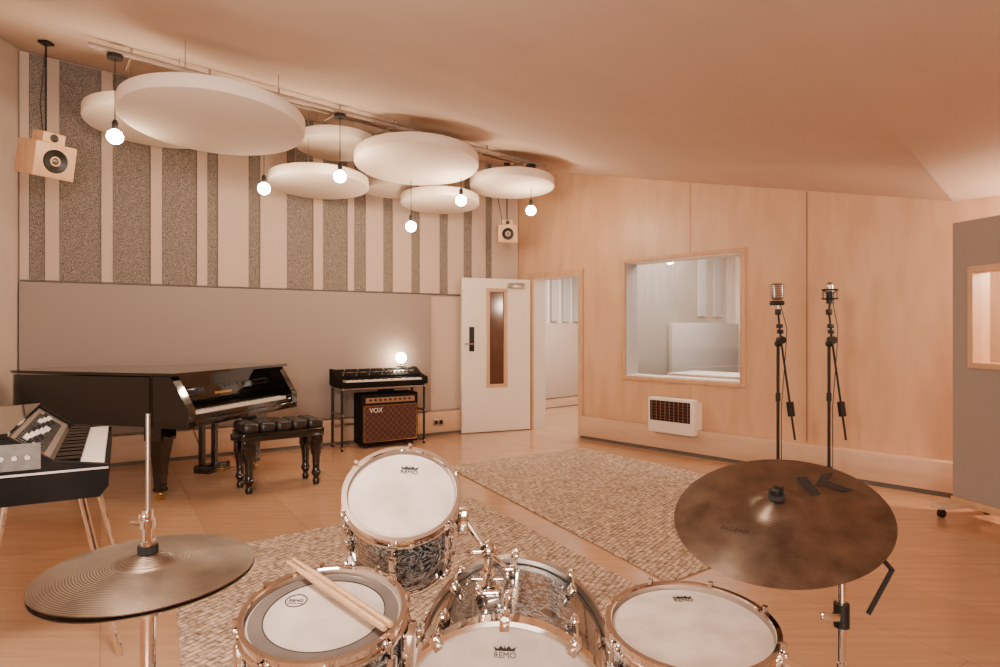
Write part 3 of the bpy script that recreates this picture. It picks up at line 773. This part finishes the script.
def bow(x,y):
    r=math.hypot(x,y); t=(r-0.065)/(RR-0.065); return 0.026*(1-max(t,0)**1.25)+0.0010
def markpoly(pts,n=8):
    A,Bq,Cq,Dq=[Vector(p) for p in pts]; vs=[];fs=[]
    for i in range(n+1):
        for j in range(n+1):
            p=A.lerp(Bq,i/n).lerp(Dq.lerp(Cq,i/n),j/n); vs.append((p.x,p.y,bow(p.x,p.y)))
    for i in range(n):
        for j in range(n):
            q=i*(n+1)+j; fs.append((q,q+n+1,q+n+2,q+1))
    b.add(vs,fs,M_ink,rM)
kx,ky=0.085,0.018
def KP(a,c): return (kx+a+0.05*c,ky+c+0.10*a)
S=0.088
markpoly([KP(0,0),KP(0.026,0),KP(0.026,S),KP(0,S)])
markpoly([KP(0.028,S*.44),KP(0.040,S*.36),KP(0.098,S),KP(0.066,S)]); markpoly([KP(0.040,S*.56),KP(0.058,S*.70),KP(0.112,0),KP(0.078,0)])
b.text('ZILDJIAN',0.016,M_ink,rM@basis((-0.12,-0.05,bow(-.12,-.05)+.002),(0.83,-0.55,0),(0.55,0.83,0)),0.0002)
pt=Vector((0.875,1.64,0)); pz=0.68
under=rM@Vector((0,0,-0.10))
b.cyl(under,rM@Vector((0,0,0.05)),0.005,M_chrome); b.cyl(rM@Vector((0,0,-0.02)),rM@Vector((0,0,0.02)),0.015,M_felt)
b.sph(under,0.02,M_chrome)
b.cyl(under,(pt.x,pt.y,pz+0.06),0.008,M_chrome)
b.cyl((pt.x,pt.y,pz+0.04),(pt.x,pt.y,pz+0.085),0.02,M_black)
b.cyl((pt.x,pt.y,0.35),(pt.x,pt.y,pz+0.05),0.011,M_chrome)
b.cyl((pt.x,pt.y,pz-0.09),(pt.x,pt.y,pz-0.03),0.019,M_black); b.box((pt.x-0.035,pt.y-0.01,pz-0.06),(0.05,0.014,0.022),M_chrome,bev=0.004)
hl=[at(852,578,1.62),at(880,556,1.60),at(892,570,1.60),at(868,614,1.58)]
b.tube([Vector((pt.x,pt.y,pz+0.04))]+hl,0.006,M_black)
tripod(b,(pt.x,pt.y),0.5,0.42,0.30,M_chrome,r=0.015,ph=0.4)
b.done('L')

def micstand(u,kind):
    base=fl(u,490); d=base.y; b=B('microphone_stand')
    x,y=base.x,base.y
    P=lambda uu,vv,dd=0: at(uu,vv,d+dd)
    b.cyl((x,y,0.05),(x,y,1.22),0.013,M_black); b.cyl((x,y,0.75),(x,y,0.82),0.02,M_black)
    for i in range(3):
        a=0.9+i*2*math.pi/3; e=(x+0.24*math.cos(a),y+0.24*math.sin(a),0.031)
        b.cyl((x,y,0.15),e,0.011,M_black); b.sph(e,0.0195,M_black,seg=10)
    b.cyl((x,y,0.10),(x,y,0.2),0.022,M_black)
    j=P(u+3,340,-0.03)
    b.sph((x,y,1.235),0.03,M_black); b.cyl((x,y,1.235),j,0.016,M_black)
    b.cyl(j-Vector((0,0.03,0)),j+Vector((0,0.03,0)),0.032,M_black)
    top=P(u+0,312,-0.05); low=P(u+17,440,-0.02)
    b.cyl(top,j,0.009,M_black); b.cyl(j,low,0.009,M_black)
    cw=j.lerp(low,0.62); cw2=j.lerp(low,0.76); b.cyl(cw,cw2,0.03,M_black)
    for t in (0.1,0.3): q=j.lerp(top,t+0.2); b.box(tuple(q),(0.05,0.03,0.035),M_black,bev=0.006)
    b.box(tuple(top),(0.045,0.035,0.05),M_black,bev=0.008)
    mc=P(u-1 if kind==0 else u+1,294,-0.05)
    if kind==0:
        b.cyl(top,(mc.x,mc.y,mc.z-0.08),0.01,M_steel)
        b.box(tuple(mc+Vector((0,0,0.02))),(0.095,0.06,0.14),M_steel,bev=0.02,seg=3)
        for i in range(7): b.box(tuple(mc+Vector((0,0,-0.03+i*0.018))),(0.098,0.063,0.003),M_black)
        b.box(tuple(mc+Vector((0,0,-0.075))),(0.11,0.06,0.04),M_black,bev=0.01)
    else:
        b.cyl(mc+Vector((0,0,-0.08)),mc+Vector((0,0,0.02)),0.030,M_black); b.cyl(mc+Vector((0,0,0.02)),mc+Vector((0,0,0.07)),0.030,M_steel); b.sph(mc+Vector((0,0,0.07)),0.030,M_steel)
        for zz in(-0.04,0.035): b.torus(tuple(mc+Vector((0,0,zz))),0.062,0.005,M_black,seg=28,sec=8)
        for i in range(6):
            a=i*math.pi/3; b.cyl(mc+Vector((0.06*math.cos(a),0.06*math.sin(a),-0.04)),mc+Vector((0.06*math.cos(a),0.06*math.sin(a),0.035)),0.003,M_black,seg=6)
            b.cyl(mc+Vector((0.06*math.cos(a),0.06*math.sin(a),0.035)),mc+Vector((0.028*math.cos(a+.5),0.028*math.sin(a+.5),-0.0)),0.002,M_black,seg=6)
        b.cyl(top,mc+Vector((0,0,-0.07)),0.01,M_black)
    b.tube([mc+Vector((0.02,0,-0.06)),j+Vector((0.05,0,0.1)),j+Vector((0.03,-0.02,-0.1)),Vector((x+0.02,y-.02,0.7)),Vector((x+0.02,y-.02,0.1))],0.0035,M_cord)
    b.done()
micstand(778,0); micstand(829,1)

gd=Vector((0.21,-0.978,0)).normalized(); gn=Vector((-gd.y,gd.x,0)); GM=basis(Vector((3.31,4.68,0)),gd,gn)
b=B('acoustic_screen')
GL=1.25; a0,a1=0.13,0.80; z0,z1=1.08,1.80; zt=2.13; zb=0.14
for cx,cz,sx,sz in((a0/2,(zb+zt)/2,a0,zt-zb),((a1+GL)/2,(zb+zt)/2,GL-a1,zt-zb),((a0+a1)/2,(zb+z0)/2,a1-a0,z0-zb),((a0+a1)/2,(z1+zt)/2,a1-a0,zt-z1)):
    b.box((cx,0.06,cz),(sx,0.12,sz),M_fab,GM)
for cx,cz,sx,sz in((a0+.02,(z0+z1)/2,0.04,z1-z0),(a1-.02,(z0+z1)/2,0.04,z1-z0),((a0+a1)/2,z0+.02,a1-a0,0.04),((a0+a1)/2,z1-.02,a1-a0,0.04)):
    b.box((cx,0.06,cz),(sx,0.15,sz),M_wood,GM)
b.box(((a0+a1)/2,0.06,(z0+z1)/2),(a1-a0-.07,0.01,z1-z0-.07),M_glass,GM)
b.box((GL/2,0.06,0.115),(GL,0.16,0.05),M_wood,GM,bev=0.004)
for x in(0.04,GL-0.06):
    b.box((x,0.06,0.085),(0.09,0.5,0.035),M_base,GM,bev=0.004)
    for y in(-0.14,0.26):
        b.cyl((x,y,0.05),(x,y,0.075),0.012,M_steel,M=GM); b.cyl((x-.012,y,0.03),(x+.012,y,0.03),0.03,M_black,M=GM)
b.done()

# ---------------------------------------------------------------- lights
def area(name,loc,tgt,size,power,col,sy=None):
    l=bpy.data.lights.new(name,'AREA'); l.energy=power; l.color=col; l.size=size
    if sy: l.shape='RECTANGLE'; l.size_y=sy
    o=bpy.data.objects.new(name,l); o.location=loc
    o.rotation_euler=(Vector(tgt)-Vector(loc)).to_track_quat('-Z','Y').to_euler(); bpy.context.scene.collection.objects.link(o)
def point(name,loc,power,col,r=0.1):
    l=bpy.data.lights.new(name,'POINT'); l.energy=power; l.color=col; l.shadow_soft_size=r
    o=bpy.data.objects.new(name,l); o.location=loc; bpy.context.scene.collection.objects.link(o)
area('rear_fill',(0.2,-2.3,1.3),(-0.8,6,2.6),2.0,190,(1,0.88,0.78),1.2)  # unseen fill added behind the camera to lift walls and ceiling, no fixture
area('overhead_fill',(-0.9,1.4,2.62),(-1.2,5.5,0.2),0.7,200,(1,0.88,0.78))  # second added fill, overhead and out of view, not a room fixture
point('side_lamp',(4.35,4.2,1.9),150,(1,0.80,0.62),0.12)
cw=WM@Vector(((WL+WR)/2-0.1,1.4,2.8)); area('control_room_light',cw,cw-Vector((0,0,2)),1.4,110,(1,0.93,0.87))
cw=WM@Vector(((DL+DR)/2-0.4,1.6,2.6)); area('corridor_light',cw,cw-Vector((0,0,2)),1.0,110,(1,0.93,0.86))
w=bpy.data.worlds.new('world'); bpy.context.scene.world=w; w.use_nodes=True
w.node_tree.nodes['Background'].inputs[0].default_value=(1,0.85,0.7,1); w.node_tree.nodes['Background'].inputs[1].default_value=0.3

cam=bpy.data.cameras.new('camera'); cam.sensor_width=36; cam.lens=F*36/1000; cam.shift_y=-0.0035; cam.clip_start=0.05
co_=bpy.data.objects.new('camera',cam); co_.location=(0,0,HC); co_.rotation_euler=(math.pi/2,0,0)
bpy.context.scene.collection.objects.link(co_); bpy.context.scene.camera=co_
